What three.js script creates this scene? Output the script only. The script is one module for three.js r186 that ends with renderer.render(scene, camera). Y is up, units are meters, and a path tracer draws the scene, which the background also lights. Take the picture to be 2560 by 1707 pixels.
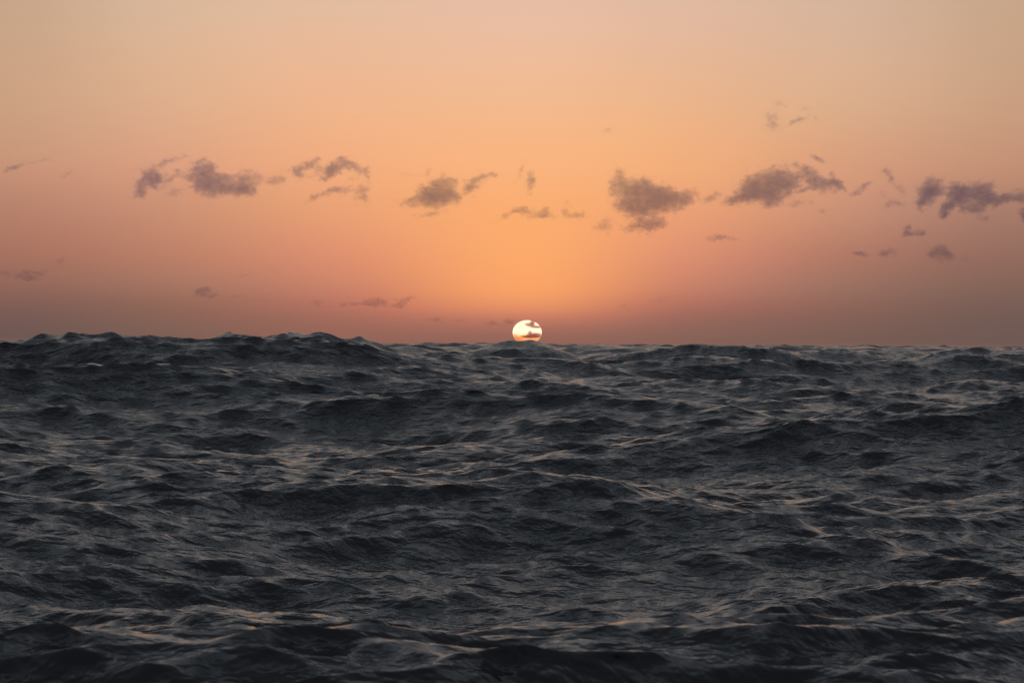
import * as THREE from 'three';

// ---------------------------------------------------------------- camera, sky, sun, exposure
const EYE = 4.6;                                       // metres above the mean sea level
const scene = new THREE.Scene();
const camera = new THREE.PerspectiveCamera(12.45, 1024 / 682, 0.5, 120000);
camera.position.set(0, EYE, 0);
camera.rotation.order = 'YXZ';
camera.rotation.set(THREE.MathUtils.degToRad(0.05), 0, 0.0058);
camera.focus = 220;
camera.userData.fStop = 5.6;
camera.updateMatrixWorld(true);

const renderer = new THREE.WebGLRenderer({ antialias: true });
renderer.toneMapping = THREE.LinearToneMapping;
renderer.toneMappingExposure = 1;
renderer.shadowMap.enabled = true;

const PW = 2560, PH = 1707;
const TANV = Math.tan(THREE.MathUtils.degToRad(12.45 / 2)), TANH = TANV * 1024 / 682;
// direction through a point of the picture, in the world
function ray(px, py) {
  return new THREE.Vector3((px / PW * 2 - 1) * TANH, (1 - py / PH * 2) * TANV, -1).applyQuaternion(camera.quaternion).normalize();
}
const SUN_DIR = ray(1318, 830);

// sky colours (sRGB) by height and by azimuth from the sun, both in degrees
const ELS = [0, 0.16, 0.45, 0.67, 1.04, 1.62, 2.42, 3.36, 4.7, 6.3, 10, 18, 35, 60, 90];
const AZS = [
  [-180, [[112, 98, 98], [112, 98, 98], [112, 98, 99], [112, 98, 99], [112, 99, 100], [112, 100, 102], [112, 102, 105], [112, 103, 107], [112, 104, 109], [112, 105, 110], [106, 106, 113], [102, 109, 121], [121, 127, 137], [113, 119, 129], [111, 117, 128]]],
  [-90, [[112, 98, 94], [112, 98, 94], [113, 98, 94], [114, 98, 94], [116, 98, 94], [118, 100, 95], [120, 102, 98], [120, 104, 101], [118, 106, 104], [118, 108, 107], [106, 106, 113], [102, 109, 121], [121, 127, 137], [113, 119, 129], [111, 117, 128]]],
  [-40, [[108, 92, 86], [110, 92, 86], [113, 93, 87], [116, 94, 88], [122, 97, 90], [130, 102, 92], [138, 108, 96], [144, 114, 100], [146, 118, 105], [146, 121, 110], [142, 134, 134], [122, 128, 137], [121, 127, 137], [113, 119, 129], [111, 117, 128]]],
  [-20, [[104, 86, 80], [106, 87, 81], [112, 90, 83], [120, 94, 86], [132, 99, 90], [146, 106, 93], [160, 118, 100], [174, 131, 109], [180, 142, 116], [178, 148, 124], [169, 155, 150], [146, 146, 150], [122, 127, 137], [113, 119, 129], [111, 117, 128]]],
  [-9.6, [[108, 87, 81], [111, 88, 82], [119, 91, 84], [128, 95, 86], [147, 104, 91], [167, 115, 97], [183, 130, 108], [200, 150, 122], [203, 162, 131], [199, 165, 138], [185, 168, 160], [158, 156, 158], [122, 129, 137], [113, 119, 129], [111, 117, 128]]],
  [-6.5, [[124, 94, 84], [128, 96, 85], [137, 100, 87], [147, 104, 89], [166, 117, 98], [189, 129, 105], [204, 145, 116], [221, 162, 130], [223, 177, 143], [217, 183, 155], [190, 172, 163], [163, 161, 161], [122, 129, 137], [113, 119, 129], [111, 117, 128]]],
  [-3.35, [[144, 100, 87], [149, 102, 88], [165, 108, 93], [184, 116, 97], [205, 132, 105], [224, 146, 111], [235, 162, 117], [242, 174, 128], [238, 183, 145], [227, 188, 160], [196, 177, 167], [168, 163, 164], [122, 129, 137], [113, 119, 129], [111, 117, 128]]],
  [0, [[146, 100, 89], [154, 104, 91], [194, 122, 98], [228, 144, 101], [250, 163, 103], [252, 169, 107], [251, 173, 113], [249, 180, 128], [241, 187, 147], [230, 190, 165], [205, 184, 172], [174, 168, 168], [122, 129, 137], [113, 119, 129], [111, 117, 128]]],
  [2.9, [[130, 96, 86], [137, 99, 88], [153, 104, 92], [172, 111, 95], [199, 129, 104], [220, 144, 112], [234, 160, 117], [241, 174, 125], [233, 181, 143], [224, 185, 161], [197, 178, 167], [168, 163, 165], [122, 129, 137], [113, 119, 129], [111, 117, 128]]],
  [5.9, [[118, 91, 83], [122, 93, 84], [130, 96, 86], [139, 100, 88], [153, 111, 96], [175, 121, 102], [198, 142, 116], [215, 158, 125], [219, 175, 142], [212, 179, 155], [191, 173, 164], [164, 161, 161], [122, 129, 137], [113, 119, 129], [111, 117, 128]]],
  [9.05, [[108, 88, 82], [110, 89, 83], [114, 91, 84], [119, 93, 85], [130, 99, 88], [147, 108, 95], [166, 123, 105], [195, 145, 118], [201, 160, 130], [199, 165, 137], [186, 169, 161], [160, 156, 158], [122, 129, 137], [113, 119, 129], [111, 117, 128]]],
];
for (const a of [20, 40, 90, 180]) AZS.push([a, AZS.find((x) => x[0] === -a)[1]]);
// monotone cubic through knots
function tangents(x, y) {
  const n = x.length, d = [], m = new Array(n).fill(0);
  for (let i = 0; i < n - 1; i++) d.push((y[i + 1] - y[i]) / (x[i + 1] - x[i]));
  m[0] = d[0]; m[n - 1] = d[n - 2];
  for (let i = 1; i < n - 1; i++) {
    if (d[i - 1] * d[i] <= 0) continue;
    const h0 = x[i] - x[i - 1], h1 = x[i + 1] - x[i], w1 = 2 * h1 + h0, w2 = h1 + 2 * h0;
    m[i] = (w1 + w2) / (w1 / d[i - 1] + w2 / d[i]);
  }
  return m;
}
function herm(x, y, m, i, t) {
  const h = x[i + 1] - x[i], s = (t - x[i]) / h, s2 = s * s, s3 = s2 * s;
  return (2 * s3 - 3 * s2 + 1) * y[i] + (s3 - 2 * s2 + s) * h * m[i] + (-2 * s3 + 3 * s2) * y[i + 1] + (s3 - s2) * h * m[i + 1];
}
const seg = (x, t) => { let i = 0; while (i < x.length - 2 && t > x[i + 1]) i++; return i; };
const lin = (c) => { c = Math.min(1, Math.max(0, c / 255)); return c <= 0.04045 ? c / 12.92 : Math.pow((c + 0.055) / 1.055, 2.4); };
{
  const W = 4096, H = 2048, data = new Float32Array(W * H * 4), azx = AZS.map((a) => a[0]), sunAz = Math.atan2(SUN_DIR.z, SUN_DIR.x);
  const elT = AZS.map((a) => [0, 1, 2].map((c) => tangents(ELS, a[1].map((v) => v[c]))));
  const colAt = new Int32Array(W), colAz = new Float64Array(W);
  for (let i = 0; i < W; i++) {
    let a = THREE.MathUtils.radToDeg(((i + 0.5) / W - 0.5) * 2 * Math.PI - sunAz);
    while (a > 180) a -= 360; while (a < -180) a += 360;
    colAz[i] = a; colAt[i] = seg(azx, a);
  }
  for (let j = 0; j < H; j++) {
    const el = (j + 0.5) / H * 180 - 90;
    if (el <= 0) {                                        // under the horizon the air goes on in its horizon colour
      const r = lin(136), g = lin(99), b = lin(88);
      for (let i = 0; i < W; i++) { const o = (j * W + i) * 4; data[o] = r; data[o + 1] = g; data[o + 2] = b; data[o + 3] = 1; }
      continue;
    }
    const s = seg(ELS, el);
    for (let c = 0; c < 3; c++) {
      const y = AZS.map((a, k) => herm(ELS, a[1].map((v) => v[c]), elT[k][c], s, el)), m = tangents(azx, y);
      for (let i = 0; i < W; i++) data[(j * W + i) * 4 + c] = lin(herm(azx, y, m, colAt[i], colAz[i]));
    }
    for (let i = 0; i < W; i++) data[(j * W + i) * 4 + 3] = 1;
  }
  const sky = new THREE.DataTexture(data, W, H, THREE.RGBAFormat, THREE.FloatType);
  sky.mapping = THREE.EquirectangularReflectionMapping;
  sky.magFilter = THREE.LinearFilter;
  sky.needsUpdate = true;
  scene.background = sky;
  scene.environment = sky;
}
// the sun on the horizon: most of its light is taken by the haze
const sunLight = new THREE.DirectionalLight(0xffc9a0, 0.05);
sunLight.name = 'sunlight';
sunLight.position.copy(SUN_DIR).multiplyScalar(2000);
sunLight.castShadow = true;
sunLight.shadow.radius = 0.75;
Object.assign(sunLight.shadow.camera, { left: -300, right: 300, top: 100, bottom: -100, near: 10, far: 4000 });
scene.add(sunLight, sunLight.target);

// ---------------------------------------------------------------- tools
function rng(a) { return () => { a = (a + 0x6d2b79f5) | 0; let t = Math.imul(a ^ (a >>> 15), 1 | a); t = (t + Math.imul(t ^ (t >>> 7), 61 | t)) ^ t; return ((t ^ (t >>> 14)) >>> 0) / 4294967296; }; }
const smooth = (a, b, x) => { const t = Math.min(1, Math.max(0, (x - a) / (b - a))); return t * t * (3 - 2 * t); };
function fft1(re, im, off, stride, n) {
  for (let i = 1, j = 0; i < n; i++) {
    let bit = n >> 1;
    for (; j & bit; bit >>= 1) j ^= bit;
    j ^= bit;
    if (i < j) { const a = off + i * stride, b = off + j * stride; let t = re[a]; re[a] = re[b]; re[b] = t; t = im[a]; im[a] = im[b]; im[b] = t; }
  }
  for (let len = 2; len <= n; len <<= 1) {
    const ang = 2 * Math.PI / len, half = len >> 1;
    for (let k = 0; k < half; k++) {
      const wr = Math.cos(ang * k), wi = Math.sin(ang * k);
      for (let i = k; i < n; i += len) {
        const a = off + i * stride, b = off + (i + half) * stride, xr = re[b] * wr - im[b] * wi, xi = re[b] * wi + im[b] * wr;
        re[b] = re[a] - xr; im[b] = im[a] - xi; re[a] += xr; im[a] += xi;
      }
    }
  }
}
function fft2(re, im, n) { for (let i = 0; i < n; i++) fft1(re, im, i * n, 1, n); for (let i = 0; i < n; i++) fft1(re, im, i, n, n); }

// ---------------------------------------------------------------- the sea: a wind-sea spectrum, made real by inverse Fourier transforms
const SEA = { alpha: 0.02, peak: 62, wind: 1.16, cross: 2.02 };   // wind, cross: headings of the two wave trains in the x-z plane
function spectrum(kx, kz) {
  const k = Math.hypot(kx, kz), kp = 2 * Math.PI / SEA.peak, th = Math.atan2(kz, kx);
  const lobe = (a, p) => { const c = Math.cos((th - a) / 2); return Math.pow(c * c, p); };
  const narrow = Math.min(1, Math.pow(kp / k, 0.35)), p1 = 10 + 10 * narrow, p2 = 10 + 8 * narrow;
  const norm = (p) => Math.sqrt(p / Math.PI) / 2 * 1.02;               // close to the lobe's integral of one
  const D = 0.68 * norm(p1) * lobe(SEA.wind, p1) + 0.32 * norm(p2) * lobe(SEA.cross, p2);
  return (k > 2.4 ? 1.35 : 1) * SEA.alpha / 2 * Math.pow(k, -4) * Math.exp(-1.25 * (kp / k) * (kp / k)) * D;
}
function amplitudes(N, L, lmax, lmin, seed, each, tc = 1, ts = 0) {
  const r = rng(seed), dk = 2 * Math.PI / L, hr = new Float64Array(N * N), hi = new Float64Array(N * N);
  for (let j = 0; j < N; j++) for (let i = 0; i < N; i++) {
    const u = Math.sqrt(-2 * Math.log(1 - r())), v = 2 * Math.PI * r();
    const kx = (i < N / 2 ? i : i - N) * dk, kz = (j < N / 2 ? j : j - N) * dk, k = Math.hypot(kx, kz);
    if (k === 0) continue;
    const l = 2 * Math.PI / k, band = smooth(lmin * 0.85, lmin * 1.15, l) * (lmax ? 1 - smooth(lmax * 0.85, lmax * 1.15, l) : 1);
    if (band <= 0) continue;
    const a = Math.sqrt(spectrum(kx * tc - kz * ts, kx * ts + kz * tc) * band / 2) * dk;
    hr[j * N + i] = a * u * Math.cos(v); hi[j * N + i] = a * u * Math.sin(v);
  }
  for (let j = 0; j < N; j++) for (let i = 0; i < N; i++) {
    const o = j * N + i, q = ((N - j) % N) * N + (N - i) % N;
    const kx = (i < N / 2 ? i : i - N) * dk, kz = (j < N / 2 ? j : j - N) * dk;
    each(o, kx, kz, hr[o] + hr[q], hi[o] - hi[q]);
  }
}
function cascade(N, L, lmax, lmin, seed, turn) {
  const ar = new Float64Array(N * N), ai = new Float64Array(N * N), br = new Float64Array(N * N), bi = new Float64Array(N * N);
  amplitudes(N, L, lmax, lmin, seed, (o, kx, kz, re, im) => {
    const k = Math.hypot(kx, kz) || 1, ux = kx / k, uz = kz / k;
    ar[o] = re; ai[o] = im;
    // sideways shift D = i (k/|k|) h, towards the crests: x in the real part, z in the imaginary part
    br[o] = -ux * im - uz * re; bi[o] = ux * re - uz * im;
  });
  fft2(ar, ai, N); fft2(br, bi, N);
  const f = new Float32Array(N * N * 3);
  for (let o = 0; o < N * N; o++) { f[o * 3] = br[o]; f[o * 3 + 1] = ar[o]; f[o * 3 + 2] = bi[o]; }
  return { N, L, f };
}
const tap = new Float64Array(3);
function sample(c, x, z) {
  const { N, L, f } = c;
  let u = x / L, v = z / L;
  u = (u - Math.floor(u)) * N; v = (v - Math.floor(v)) * N;
  const i = Math.floor(u) % N, j = Math.floor(v) % N, s = u - Math.floor(u), t = v - Math.floor(v), i1 = (i + 1) % N, j1 = (j + 1) % N;
  const a = (j * N + i) * 3, b = (j * N + i1) * 3, d = (j1 * N + i) * 3, e = (j1 * N + i1) * 3, w0 = (1 - s) * (1 - t), w1 = s * (1 - t), w2 = (1 - s) * t, w3 = s * t;
  for (let k = 0; k < 3; k++) tap[k] = f[a + k] * w0 + f[b + k] * w1 + f[d + k] * w2 + f[e + k] * w3;
}
const BACK = 32;
const HERE = [4811.026785, 7907.134389];                          // where on that sea the camera floats
const bands = [                                        // [cascade, fades out between these ranges, choppiness, height, stretch]
  [cascade(512, 907, 0, 9, 43), 1e9, 1e9, 0.85, 1.00, 1.643],
  [cascade(512, 171, 15, 2.6, 23), 3000, 5500, 1.05, 0.85, 1],
  [cascade(512, 47, 2.6, 0.85, 37), 500, 1100, 0.95, 1.1, 1],
  [cascade(512, 17, 0.85, 0.3, 41), 90, 190, 0.65, 0.9, 1],
];
const out = new Float64Array(3);
// far swell crests that stand over the horizon: [picture x, range, height over the eye, half length, half depth]
const crests = [[1310, 620, -0.25, 16, 16], [1345, 620, 0.55, 5, 9], [1290, 622, 0.5, 4, 9],
  [480, 331, 0.05, 30, 14], [190, 330, 1.3, 3.6, 8], [105, 332, 0.65, 4.2, 8], [285, 333, 0.65, 4.2, 8], [575, 335, 0.85, 3, 8], [705, 328, 1.1, 3.6, 8], [800, 330, 1.25, 3.2, 8], [890, 332, 0.55, 4, 8]].map(([px, r, h, a, d]) => { const q = ray(px, 862), k = r / Math.hypot(q.x, q.z); return { x: q.x * k, z: q.z * k, h: EYE + h, a, d }; });
function sea(x, z) {
  const r = Math.hypot(x, z);
  out[0] = x; out[1] = 0; out[2] = z;
  bands.forEach(([c, f0, f1, chop, high, size], b) => {
    if (r > f1) return;
    const w = (1 - smooth(f0, f1, r)) * high * size, ch = w * (chop + (b ? 0.4 * smooth(70, 160, r) : 0));
    sample(c, x / size + HERE[0], (z + (b ? 0 : BACK)) / size + HERE[1]);
    out[0] += tap[0] * ch; out[1] += tap[1] * w; out[2] += tap[2] * ch;
    if (!b && r > 270 && r < 700) for (const k of crests) { const u = (x - k.x) / k.a, v = (z - k.z) / k.d, q = u * u + v * v; if (q < 16) out[1] += (k.h - out[1]) * (k.a > 12 ? Math.exp(-q) : Math.exp(-1.7 * (Math.sqrt(q + 0.05) - 0.2236))); }
  });
  if (r > 2000) {                                        // far out only the longer seas can be told apart
    const w = smooth(2000, 3500, r) * 6;
    sample(bands[1][0], x / 8 + HERE[0], z / 8 + HERE[1]);
    out[0] += tap[0] * w; out[1] += tap[1] * w; out[2] += tap[2] * w;
  }
}
const RIPPLE = 23.3, RC = Math.cos(0.53), RS = Math.sin(0.53);   // the ripples' tile, turned against the view
{
  // rows by range, columns by bearing: finer where the camera stands nearer
  const rows = [];
  for (let r = 20; r < 9000;) { rows.push(r); r *= 1 + (r < 50 ? 0.0032 : r < 800 ? 0.0027 : r < 2000 ? 0.0038 : 0.0048); }
  const D = Math.PI / 180, fine = [], coarse = [];
  for (let a = -9.79; a <= 9.8; a += 0.0288) fine.push(a * D);
  for (let a = 9.84, s = 0.04; a < 15; a += s, s *= 1.06) { fine.push(a * D); fine.unshift(-a * D); }
  const edge = fine[fine.length - 1] / D;
  for (let a = edge - 0.02, s = 0.25; a < 180; a += s, s *= 1.12) coarse.push(a);
  coarse.push(180);
  const pos = [], idx = [];
  let base = 0;
  function sheet(cols, rr) {
    for (const r of rr) for (const a of cols) { sea(Math.sin(a) * r, -Math.cos(a) * r); pos.push(out[0], out[1], out[2]); }
    const n = cols.length;
    for (let j = 0; j < rr.length - 1; j++) for (let i = 0; i < n - 1; i++) {
      const a = base + j * n + i, b = a + 1, c = a + n, d = c + 1;
      if ((i + j) & 1) idx.push(a, b, c, b, d, c); else idx.push(a, b, d, a, d, c);
    }
    base += n * rr.length;
  }
  sheet(fine, rows);
  const sparse = rows.filter((_, i) => i % 12 === 0 || i === rows.length - 1);
  sheet(coarse.map((a) => a * D), sparse);
  sheet(coarse.map((a) => -a * D).reverse(), sparse);
  const near = [];
  for (let r = 0.6; r < 20; r *= 1.06) near.push(r);
  near.push(20.03);
  const all = [];
  for (let a = -180; a <= 180; a += 2) all.push(a * D);
  sheet(all, near);
  const g = new THREE.BufferGeometry(), P = new Float32Array(pos), UV = new Float32Array(P.length / 3 * 2);
  for (let i = 0; i < P.length / 3; i++) { const x = P[i * 3], z = P[i * 3 + 2]; UV[i * 2] = (x * RC + z * RS) / RIPPLE; UV[i * 2 + 1] = (x * RS - z * RC) / RIPPLE; }
  g.setAttribute('position', new THREE.BufferAttribute(P, 3));
  g.setAttribute('uv', new THREE.BufferAttribute(UV, 2));
  g.setIndex(new THREE.BufferAttribute(new Uint32Array(idx), 1));
  g.computeVertexNormals();

  // the small ripples, as a normal map
  const N = 2048, sr = new Float64Array(N * N), si = new Float64Array(N * N);
  amplitudes(N, RIPPLE, 1.7, 0.06, 77, (o, kx, kz, re, im) => {
    // slopes i k h: along x in the real part, along z in the imaginary part
    sr[o] = -kx * im - kz * re; si[o] = kx * re - kz * im;
  }, RC, RS);
  fft2(sr, si, N);
  const px = new Uint8Array(N * N * 4);
  for (let j = 0; j < N; j++) for (let i = 0; i < N; i++) {
    const q = j * N + i, o = (((N - j) % N) * N + i) * 4, sx = sr[q], sz = si[q], l = 1 / Math.hypot(sx, sz, 1);
    px[o] = Math.round((-sx * l * 0.5 + 0.5) * 255); px[o + 1] = Math.round((sz * l * 0.5 + 0.5) * 255); px[o + 2] = Math.round((l * 0.5 + 0.5) * 255); px[o + 3] = 255;
  }
  const ripples = new THREE.DataTexture(px, N, N, THREE.RGBAFormat);
  ripples.wrapS = ripples.wrapT = THREE.RepeatWrapping;
  ripples.magFilter = THREE.LinearFilter;
  ripples.needsUpdate = true;
  const seaWater = new THREE.MeshPhysicalMaterial({ name: 'sea_water', color: new THREE.Color().setRGB(0.0235, 0.025, 0.026), roughness: 0.17, ior: 1.333, normalMap: ripples, normalScale: new THREE.Vector2(0.95, 0.95) });
  const water = new THREE.Mesh(g, seaWater);
  water.name = 'water';
  water.userData = { kind: 'structure', label: 'dark grey choppy sea reaching to the horizon', category: 'sea' };
  water.receiveShadow = water.castShadow = true;
  scene.add(water);
}

// ---------------------------------------------------------------- the sun's disc, flattened by the air near the horizon
{
  const dist = 70000, s = new THREE.Mesh(new THREE.SphereGeometry(dist * 36.4 / PW * 2 * TANH, 96, 64),
    new THREE.MeshStandardMaterial({ name: 'sun_surface', color: 0x000000, roughness: 1, emissive: new THREE.Color().setRGB(1, 0.71, 0.47), emissiveIntensity: 1.5 }));
  s.name = 'sun';
  s.position.copy(SUN_DIR).multiplyScalar(dist);
  s.scale.y = 0.83;
  s.userData = { label: 'bright cream setting sun whose foot sinks behind the waves', category: 'sun' };
  scene.add(s);
}

// ---------------------------------------------------------------- clouds: closed bodies of vapour that take light by their depth
const vapour = new THREE.MeshPhysicalMaterial({ name: 'cloud_vapour', color: 0xffffff, roughness: 0, transmission: 1, ior: 1, specularIntensity: 0, thickness: 100, attenuationDistance: 120, attenuationColor: new THREE.Color().setRGB(0.37, 0.42, 0.63) });
const farVapour = vapour.clone(); farVapour.name = 'distant_vapour'; farVapour.attenuationColor = new THREE.Color().setRGB(0.27, 0.17, 0.2);
const lowHaze = vapour.clone(); lowHaze.name = 'low_haze'; lowHaze.attenuationColor = new THREE.Color().setRGB(0.66, 0.32, 0.17);
const P3 = (() => { const r = rng(5), p = [...Array(256).keys()]; for (let i = 255; i > 0; i--) { const j = Math.floor(r() * (i + 1)); [p[i], p[j]] = [p[j], p[i]]; } return new Uint8Array([...p, ...p]); })();
function noise2(x, y) {
  const X = Math.floor(x), Y = Math.floor(y), u = x - X, v = y - Y, f = (t) => t * t * t * (t * (t * 6 - 15) + 10);
  const g = (i, j, a, b) => { const h = P3[P3[(X + i) & 255] + ((Y + j) & 255)] / 256 * 2 * Math.PI; return Math.cos(h) * a + Math.sin(h) * b; };
  const s = f(u), t = f(v);
  return 1.5 * ((g(0, 0, u, v) * (1 - s) + g(1, 0, u - 1, v) * s) * (1 - t) + (g(0, 1, u, v - 1) * (1 - s) + g(1, 1, u - 1, v - 1) * s) * t);
}
function fbm(x, y, n) { let a = 0, w = 0.5; for (let i = 0; i < n; i++) { a += w * noise2(x, y); const q = x * 0.8 - y * 0.6; y = (x * 0.6 + y * 0.8) * 2.03 + 17.3; x = q * 2.03 + 5.1; w *= 0.55; } return a; }
// puffs: [picture x, picture y, half width, half height, optical depth, turn in degrees]; each cloud hangs about 800 m up, so its height in the picture gives its range
const ROW = 'clouds in a row across the sky', LOW = 'small clouds low over the sea', HIGH = 'faint wisps above the row', SUNC = 'clouds across the sun';
let cloudSeed = 0;
function cloud(name, label, group, puffs, o = {}) {
  const seed = ++cloudSeed, { rag = 1, range, stuff = vapour, disc } = o;
  const cx = puffs.reduce((a, p) => a + p[0], 0) / puffs.length, cy = puffs.reduce((a, p) => a + p[1], 0) / puffs.length;
  const d0 = ray(cx, cy), R = range ?? Math.min(46000, 800 / Math.max(d0.y, 0.005)), m = R * 2 * TANH / PW;   // metres for a 2560th of the picture's width
  const list = puffs.map(([x, y, a, b, w, t = 0]) => ({ x: (x - cx) * m, y: (cy - y) * m, a: a * m * 1.12, b: b * m * 1.12, w: w * (group === LOW ? 0.85 : 1.12), c: Math.cos(t * Math.PI / 180), s: Math.sin(t * Math.PI / 180) }));
  let x0 = 1e9, x1 = -1e9, y0 = 1e9, y1 = -1e9;
  for (const p of list) { const e = Math.max(p.a, p.b) * 2.4 + 8 * rag * m; x0 = Math.min(x0, p.x - e); x1 = Math.max(x1, p.x + e); y0 = Math.min(y0, p.y - e); y1 = Math.max(y1, p.y + e); }
  const step = m * 1.05, nx = Math.ceil((x1 - x0) / step) + 1, ny = Math.ceil((y1 - y0) / step) + 1, T = new Float32Array(nx * ny), Z = new Float32Array(nx * ny);
  const unit = m, sx = seed * 37.7, sy = seed * 11.3;
  for (let j = 0; j < ny; j++) for (let i = 0; i < nx; i++) {
    const x = x0 + i * step, y = y0 + j * step, u = x / unit, v = y / unit;
    const wx = x + unit * rag * (11 * fbm(u / 34 + sx, v / 30 + sy, 4) + 4 * fbm(u / 11 + sy, v / 10 + sx, 2)), wy = y + unit * rag * (9 * fbm(u / 34 + sy + 40, v / 30 + sx, 4) + 3.5 * fbm(u / 11 + sx, v / 10 + sy + 9, 2));
    let dens = 0, halo = 0, big = 0;
    for (const p of list) {
      const dx = wx - p.x, dy = wy - p.y, a = (dx * p.c + dy * p.s) / p.a, b = (-dx * p.s + dy * p.c) / p.b, q = a * a + b * b;
      if (q > 8) continue;
      dens += p.w * Math.exp(-Math.pow(q, 1.3)); halo = Math.max(halo, p.w * Math.exp(-q / 2)); big = Math.max(big, p.w);
    }
    const n = fbm(u / 26 + sx * 2, v / 20 + sy * 3, 4), fine = fbm(u / 9 + sy, v / 8 + sx, 2), strand = Math.max(0, 0.2 + 1.5 * fbm(u / 20 + sy * 5, v / 13 + sx * 3, 4)), loose = Math.exp(-Math.pow(dens / 0.8, 2));
    let t = dens * (1 + rag * (0.22 + 0.9 * loose) * n + 0.22 * rag * loose * fine) + 0.8 * halo * strand * rag - 0.09 * Math.max(0.3, Math.min(1, big * 1.4));
    t = t <= 0 ? 0 : t * t / (t + 0.13);
    t = 1.2 * (1 - Math.exp(-t / 1.2 * 1.2));
    if (disc) { const e = Math.hypot((x - disc.x * m + cx * m) / disc.a / m, (y - (cy - disc.y) * m) / disc.b / m); t *= 1 - smooth(0.985, 1.02, e); }
    T[j * nx + i] = t * 120;
    Z[j * nx + i] = 26 * unit * 0.6 * fbm(u / 40 + sy, v / 40 + sx, 3);
  }
  const seen = new Uint8Array(nx * ny), stack = [], part = [];   // shreds too small to see are left out
  for (let q0 = 0; q0 < nx * ny; q0++) {
    if (seen[q0] || T[q0] <= 0) continue;
    part.length = 0; stack.push(q0); seen[q0] = 1;
    while (stack.length) { const q = stack.pop(); part.push(q); for (const k of [q - 1, q + 1, q - nx, q + nx]) if (k >= 0 && k < nx * ny && !seen[k] && T[k] > 0) { seen[k] = 1; stack.push(k); } }
    if (part.length < 14 && !disc) for (const q of part) T[q] = 0;
  }
  const pos = [], idx = [], rim = new Map(), at = new Int32Array(nx * ny).fill(-1);
  const vert = (i, j) => {
    const q = j * nx + i;
    if (at[q] < 0) { at[q] = pos.length / 3; const x = x0 + i * step, y = y0 + j * step; const t = Math.max(T[q], 2.5); pos.push(x, y, Z[q] + t * 0.55, x, y, Z[q] - t * 0.45); }
    return at[q];
  };
  for (let j = 0; j < ny - 1; j++) for (let i = 0; i < nx - 1; i++) {
    const c = [[i, j], [i + 1, j], [i + 1, j + 1], [i, j + 1]];
    for (const tri of [[c[0], c[1], c[2]], [c[0], c[2], c[3]]]) {
      if (!tri.some(([a, b]) => T[b * nx + a] > 0)) continue;
      const [p, q, r] = tri.map(([a, b]) => vert(a, b));
      idx.push(p, q, r, p + 1, r + 1, q + 1);
      for (const [a, b] of [[p, q], [q, r], [r, p]]) { const k = b * 4e6 + a; if (rim.has(k)) rim.delete(k); else rim.set(a * 4e6 + b, [a, b]); }
    }
  }
  for (const [a, b] of rim.values()) idx.push(a, a + 1, b, b, a + 1, b + 1);
  const g = new THREE.BufferGeometry();
  g.setAttribute('position', new THREE.BufferAttribute(new Float32Array(pos), 3));
  g.setIndex(idx);
  g.computeVertexNormals();
  const c = new THREE.Mesh(g, stuff);
  c.name = name;
  c.position.copy(camera.position).addScaledVector(d0, R);
  c.rotation.y = Math.atan2(-d0.x, -d0.z);
  c.userData = { label, category: 'cloud' };
  if (group) c.userData.group = group;
  scene.add(c);
  return c;
}
const used = {};
const next = (n) => { used[n] = (used[n] ?? -1) + 1; return used[n] ? `${n}_${String(used[n]).padStart(3, '0')}` : n; };
const C = (kind, label, group, puffs, o) => cloud(next(kind), label, group, puffs, o);
// the row, from left to right
C('cloud_wisp', 'small thin slanting wisp near the left edge', ROW, [[36, 418, 22, 6, 0.5, 22], [94, 405, 26, 4, 0.22, 15]]);
C('cloud_wisp', 'barely visible smudge right of the leftmost wisp', ROW, [[165, 433, 12, 6, 0.2, 30]]);
C('cumulus_cloud', 'torn slanting cloud with strands rising to the right, leftmost in the row', ROW, [[384, 448, 24, 15, 0.75, 20], [350, 476, 18, 13, 0.6, 45], [392, 418, 30, 10, 0.35, 30], [430, 402, 18, 6, 0.32, 30], [458, 392, 10, 4, 0.2, 10], [440, 438, 20, 9, 0.28, 35], [416, 462, 22, 10, 0.26, 25], [434, 478, 26, 8, 0.2, 15], [360, 440, 26, 22, 0.2, 45]], { rag: 1.25 });
C('cumulus_cloud', 'solid cloud with a tall left tower and flat base, left of the arched pair', ROW, [[508, 438, 28, 30, 0.95], [506, 470, 22, 16, 0.55], [545, 466, 32, 20, 0.65], [578, 470, 30, 16, 0.55], [614, 456, 24, 26, 0.65], [606, 476, 26, 12, 0.5], [560, 444, 22, 10, 0.42], [648, 446, 14, 10, 0.22], [470, 446, 16, 12, 0.18]]);
C('cloud_wisp', 'small hazy tuft left of the arched cloud', ROW, [[694, 450, 18, 12, 0.36], [672, 452, 12, 8, 0.2], [702, 430, 8, 10, 0.15]]);
C('cumulus_cloud', 'thin arched cloud curling to the right, left one of the arched pair', ROW, [[744, 430, 14, 16, 0.5, 55], [766, 414, 22, 10, 0.52, 25], [790, 402, 16, 8, 0.3], [796, 424, 14, 14, 0.26, 60], [776, 444, 12, 8, 0.18]], { rag: 1.2 });
C('cumulus_cloud', 'dark arched cloud with a pale hooked tail, right one of the arched pair', ROW, [[824, 430, 18, 12, 0.7, 45], [850, 412, 22, 13, 0.78, 30], [878, 416, 16, 11, 0.5, -25], [898, 428, 14, 10, 0.24], [918, 432, 7, 15, 0.36, 10], [880, 446, 14, 7, 0.16], [812, 448, 12, 8, 0.22]], { rag: 1.15 });
C('cloud_wisp', 'pale ragged wisp under the dark arched cloud', ROW, [[786, 496, 20, 5, 0.28, 25], [818, 482, 22, 8, 0.35, 20], [856, 474, 26, 9, 0.36, 5], [906, 482, 16, 20, 0.36, -30], [914, 500, 10, 10, 0.22]], { rag: 1.2 });
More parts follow.
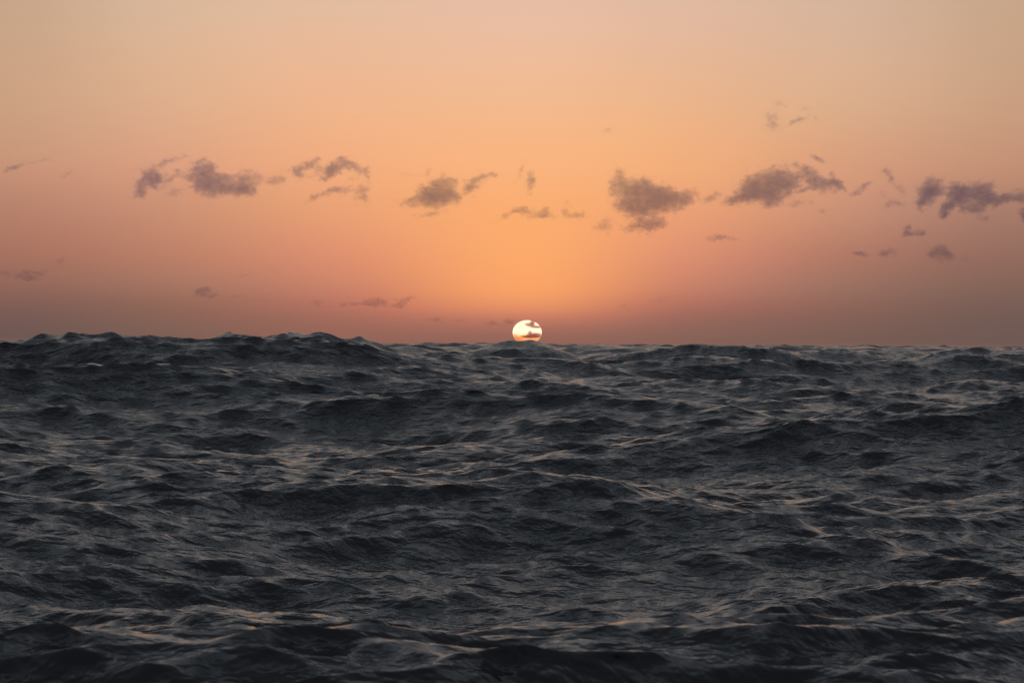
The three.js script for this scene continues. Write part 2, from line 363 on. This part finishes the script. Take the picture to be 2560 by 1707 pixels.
C('cumulus_cloud', 'dark humped cloud with a long left foot, between the sun and the arched pair', ROW, [[1076, 484, 26, 22, 0.85], [1110, 466, 22, 20, 0.65], [1126, 490, 24, 16, 0.62], [1096, 498, 34, 14, 0.6], [1042, 502, 34, 11, 0.5, 8], [1128, 452, 14, 10, 0.32], [1106, 446, 12, 8, 0.3], [1070, 430, 14, 8, 0.24, 30], [1034, 438, 22, 5, 0.14], [1088, 514, 40, 6, 0.2]]);
C('cloud_wisp', 'thin faint streak beneath the dark humped cloud', ROW, [[1072, 536, 34, 5, 0.26, 14], [1110, 524, 12, 4, 0.16]]);
C('cloud_wisp', 'slanting feathered cloud rising right, beside the dark humped cloud', ROW, [[1184, 458, 24, 13, 0.5, 30], [1164, 476, 18, 9, 0.3, 30], [1216, 444, 18, 6, 0.34, 25], [1238, 438, 14, 6, 0.26], [1186, 488, 10, 10, 0.16]], { rag: 1.2 });
C('cloud_wisp', 'upright thin wisp above the sun', ROW, [[1324, 446, 9, 18, 0.42, -8], [1326, 468, 9, 14, 0.3], [1306, 424, 5, 22, 0.2, -30], [1304, 452, 8, 10, 0.12]], { rag: 1.2 });
C('cloud_wisp', 'low arched shred, left of three small shreds above the sun', ROW, [[1308, 525, 22, 7, 0.46, -4], [1276, 534, 26, 6, 0.3, 22], [1320, 538, 16, 8, 0.2]]);
C('cloud_wisp', 'small pointed shred, middle of three small shreds above the sun', ROW, [[1362, 534, 18, 10, 0.46], [1366, 524, 9, 8, 0.3], [1346, 540, 16, 5, 0.25], [1388, 542, 12, 5, 0.18]]);
C('cloud_wisp', 'thin sagging shred, right of three small shreds above the sun', ROW, [[1412, 530, 10, 8, 0.3, -45], [1436, 540, 22, 7, 0.36], [1452, 534, 8, 8, 0.2], [1420, 510, 8, 6, 0.16]]);
C('cumulus_cloud', 'large dark cloud with a knob on its left shoulder, right of the sun', ROW, [[1612, 500, 50, 32, 1.05], [1664, 500, 38, 24, 0.85], [1604, 466, 26, 18, 0.55], [1548, 454, 20, 24, 0.62], [1572, 480, 22, 18, 0.5], [1562, 514, 24, 12, 0.6], [1596, 526, 26, 12, 0.6], [1690, 490, 20, 14, 0.5], [1722, 486, 18, 14, 0.42, 30], [1712, 506, 18, 12, 0.4], [1534, 476, 14, 14, 0.2], [1640, 478, 24, 14, 0.4]]);
C('cumulus_cloud', 'pale ragged cloud hanging beneath the large dark cloud', ROW, [[1612, 568, 26, 14, 0.55], [1596, 556, 30, 12, 0.34], [1650, 560, 20, 10, 0.4], [1632, 548, 26, 10, 0.34], [1570, 570, 16, 10, 0.3], [1516, 564, 18, 14, 0.3, 20], [1494, 572, 14, 8, 0.18]], { rag: 1.2 });
C('cloud_wisp', 'faint tuft between the two largest dark clouds', ROW, [[1780, 492, 16, 9, 0.3, 45], [1766, 500, 12, 8, 0.22, 40], [1798, 486, 10, 6, 0.18], [1748, 494, 8, 10, 0.2]]);
C('cumulus_cloud', 'long dark wedge-shaped cloud with a smooth rounded right end', ROW, [[1950, 452, 36, 28, 0.9], [1906, 470, 42, 26, 0.95], [1866, 486, 34, 17, 0.85, 20], [1836, 500, 22, 9, 0.6, 20], [1924, 496, 34, 16, 0.7], [1930, 510, 16, 8, 0.4], [1896, 440, 26, 10, 0.36, 20], [1866, 456, 12, 10, 0.28, 45], [1984, 454, 16, 16, 0.55]]);
C('cumulus_cloud', 'twisted cloud with a dark pointed right end, beside the long wedge cloud', ROW, [[2026, 440, 22, 17, 0.6, -30], [2050, 454, 28, 12, 0.6, -15], [2090, 460, 20, 10, 0.75, -25], [2016, 472, 30, 8, 0.5, 14], [2070, 474, 26, 10, 0.34], [2082, 440, 7, 14, 0.3, 20], [2020, 424, 16, 7, 0.26], [1996, 436, 10, 14, 0.2]], { rag: 1.1 });
C('cloud_wisp', 'short streak slanting down right above the twisted cloud', ROW, [[2036, 392, 14, 5, 0.3, -25], [2054, 402, 14, 5, 0.36, -35], [1992, 411, 7, 9, 0.26]]);
C('cloud_wisp', 'faint flat smudges under the twisted cloud', ROW, [[1992, 508, 20, 8, 0.26], [2024, 506, 9, 6, 0.2], [2056, 526, 14, 4, 0.16]]);
C('cloud_wisp', 'faint slanting tuft right of the twisted cloud', ROW, [[2150, 473, 18, 7, 0.36, 35], [2138, 482, 12, 6, 0.26, 20], [2168, 462, 12, 5, 0.24, 30]]);
C('cloud_wisp', 'thin crooked strand left of the rightmost dark cloud', ROW, [[2218, 426, 9, 10, 0.3], [2226, 444, 7, 16, 0.34, 15], [2248, 466, 8, 20, 0.16, 35], [2230, 506, 20, 9, 0.28, 30], [2250, 510, 10, 6, 0.18], [2206, 488, 9, 8, 0.16]], { rag: 1.2 });
C('cumulus_cloud', 'broad dark broken cloud with a round left lobe, rightmost in the row', ROW, [[2330, 470, 26, 20, 0.85, 10], [2322, 492, 28, 16, 0.8, 35], [2306, 508, 12, 10, 0.5, 60], [2394, 478, 22, 20, 0.8], [2388, 502, 30, 16, 0.8, 35], [2364, 526, 18, 9, 0.6, 55], [2440, 482, 34, 20, 0.8], [2470, 500, 28, 14, 0.75], [2430, 522, 28, 10, 0.72], [2466, 466, 18, 8, 0.4, 20], [2504, 498, 24, 10, 0.5], [2540, 492, 24, 13, 0.5], [2456, 544, 14, 9, 0.32, -20], [2566, 500, 18, 10, 0.45]]);
C('cumulus_cloud', 'dark cloud cut off by the right edge below the row', ROW, [[2562, 538, 10, 18, 0.7, 10]]);
// higher wisps
C('cloud_wisp', 'topmost faint round smudge on the right', HIGH, [[1946, 259, 12, 8, 0.26], [1962, 266, 9, 4, 0.14]]);
C('cloud_wisp', 'faint ragged patch under the topmost smudge', HIGH, [[1930, 300, 18, 16, 0.2, 45], [1926, 322, 16, 9, 0.14]], { rag: 1.4 });
C('cloud_wisp', 'faint straight streak rising right, beside the ragged patch', HIGH, [[1996, 300, 26, 5, 0.32, 26], [2014, 272, 14, 4, 0.12], [2038, 294, 6, 7, 0.14]]);
C('cloud_wisp', 'lone faint speck of cloud high above the sun', HIGH, [[1516, 326, 12, 5, 0.18]]);
// small ones lower down
C('small_cloud', 'flat thin streak of cloud under the long wedge cloud', LOW, [[1786, 594, 22, 7, 0.4, 8], [1816, 596, 26, 5, 0.32, -6]]);
C('small_cloud', 'pair of joined small puffs below the rightmost dark cloud', LOW, [[2268, 576, 9, 11, 0.46, -25], [2272, 586, 16, 5, 0.36], [2298, 580, 15, 8, 0.5, 10]]);
C('small_cloud', 'small flat puff, leftmost of three low puffs on the right', LOW, [[2156, 636, 15, 6, 0.5, -6], [2142, 634, 10, 5, 0.3]]);
C('small_cloud', 'small domed puff, middle of three low puffs on the right', LOW, [[2216, 632, 21, 9, 0.5]]);
C('small_cloud', 'larger domed puff, rightmost of three low puffs on the right', LOW, [[2340, 632, 20, 14, 0.5], [2362, 626, 18, 9, 0.42, -30], [2376, 640, 14, 10, 0.3, -30], [2352, 648, 30, 6, 0.18]]);
C('small_cloud', 'barely visible smudge right of the larger domed puff', LOW, [[2412, 646, 10, 7, 0.16]]);
C('small_cloud', 'pair of faint puffs low on the far left', LOW, [[60, 687, 16, 9, 0.38], [94, 682, 20, 8, 0.36, 12], [78, 694, 26, 5, 0.2]]);
C('small_cloud', 'faint smudge low at the left edge', LOW, [[14, 683, 16, 7, 0.24]]);
C('small_cloud', 'faint lone tuft above the pair on the far left', LOW, [[150, 652, 14, 8, 0.24, 30]]);
C('small_cloud', 'hooked grey puff low over the swells on the left', LOW, [[504, 732, 15, 11, 0.48], [520, 724, 12, 5, 0.34, -20], [534, 738, 12, 6, 0.34, 20]]);
C('small_cloud', 'faint specks above and right of the hooked puff', LOW, [[612, 688, 14, 4, 0.2], [640, 682, 12, 3, 0.14], [686, 678, 10, 4, 0.12]]);
C('small_cloud', 'faint flat smear right of the hooked puff', LOW, [[590, 742, 26, 4, 0.16], [640, 748, 22, 3, 0.12]]);
C('small_cloud', 'long grey streak of puffs low left of the sun', LOW, [[936, 754, 26, 9, 0.48, 8], [950, 762, 24, 6, 0.34], [896, 760, 20, 5, 0.34, 6], [864, 760, 16, 6, 0.28], [986, 748, 7, 4, 0.26]]);
C('small_cloud', 'tilted grey tuft at the right end of the long streak', LOW, [[1016, 748, 18, 6, 0.5, 18], [996, 764, 16, 5, 0.36, 10], [1012, 760, 10, 4, 0.2, 20]]);
C('small_cloud', 'faint smear low to the left of the long streak', LOW, [[792, 756, 16, 6, 0.26, 10], [800, 766, 20, 4, 0.16]]);
C('small_cloud', 'flat faint cloud close over the horizon left of the sun', LOW, [[1094, 801, 24, 5, 0.26], [1146, 802, 14, 5, 0.16]]);
C('small_cloud', 'faint pair of low clouds touching the sun\'s left side', LOW, [[1228, 807, 14, 6, 0.3], [1272, 803, 16, 6, 0.34, 6], [1252, 812, 20, 4, 0.16]]);
C('small_cloud', 'faint broken cloud low to the right of the sun', LOW, [[1560, 766, 9, 5, 0.16, 45], [1572, 776, 8, 4, 0.14]]);
C('small_cloud', 'pale thin low cloud farther right of the sun', LOW, [[1652, 748, 22, 4, 0.14, 10]]);
// across the sun
const disc = { x: 1318, y: 830, a: 36.4, b: 36.4 * 0.83 };
C('small_cloud', 'dark ragged cloud crossing the upper right of the sun', SUNC, [[1323, 811, 9, 3.2, 1.2], [1331, 808, 4.5, 5.5, 1.6], [1335, 816.5, 10, 2.8, 1.2, -8], [1346, 817.5, 6, 2.6, 1]], { rag: 0.22, range: 47000, stuff: farVapour, disc });
C('small_cloud', 'dark flat-based cloud crossing the lower right of the sun', SUNC, [[1328, 838, 10, 4.4, 1.6], [1341, 837, 10, 4, 1.5], [1316, 841, 11, 2.4, 1.4], [1333, 841.5, 17, 2.5, 1.6], [1325, 832, 4, 4.5, 1.1]], { rag: 0.2, range: 47000, stuff: farVapour, disc });
C('small_cloud', 'orange hazy cloud over the lower left rim of the sun', SUNC, [[1287, 841, 8, 6, 0.55], [1297, 847, 8, 4, 0.4]], { rag: 0.2, range: 47500, stuff: lowHaze, disc });
C('haze_bank', 'orange bank of haze over the foot of the sun', null, [[1318, 857, 90, 15, 1.7]], { rag: 0.1, range: 48500, stuff: lowHaze, disc });

renderer.render(scene, camera);
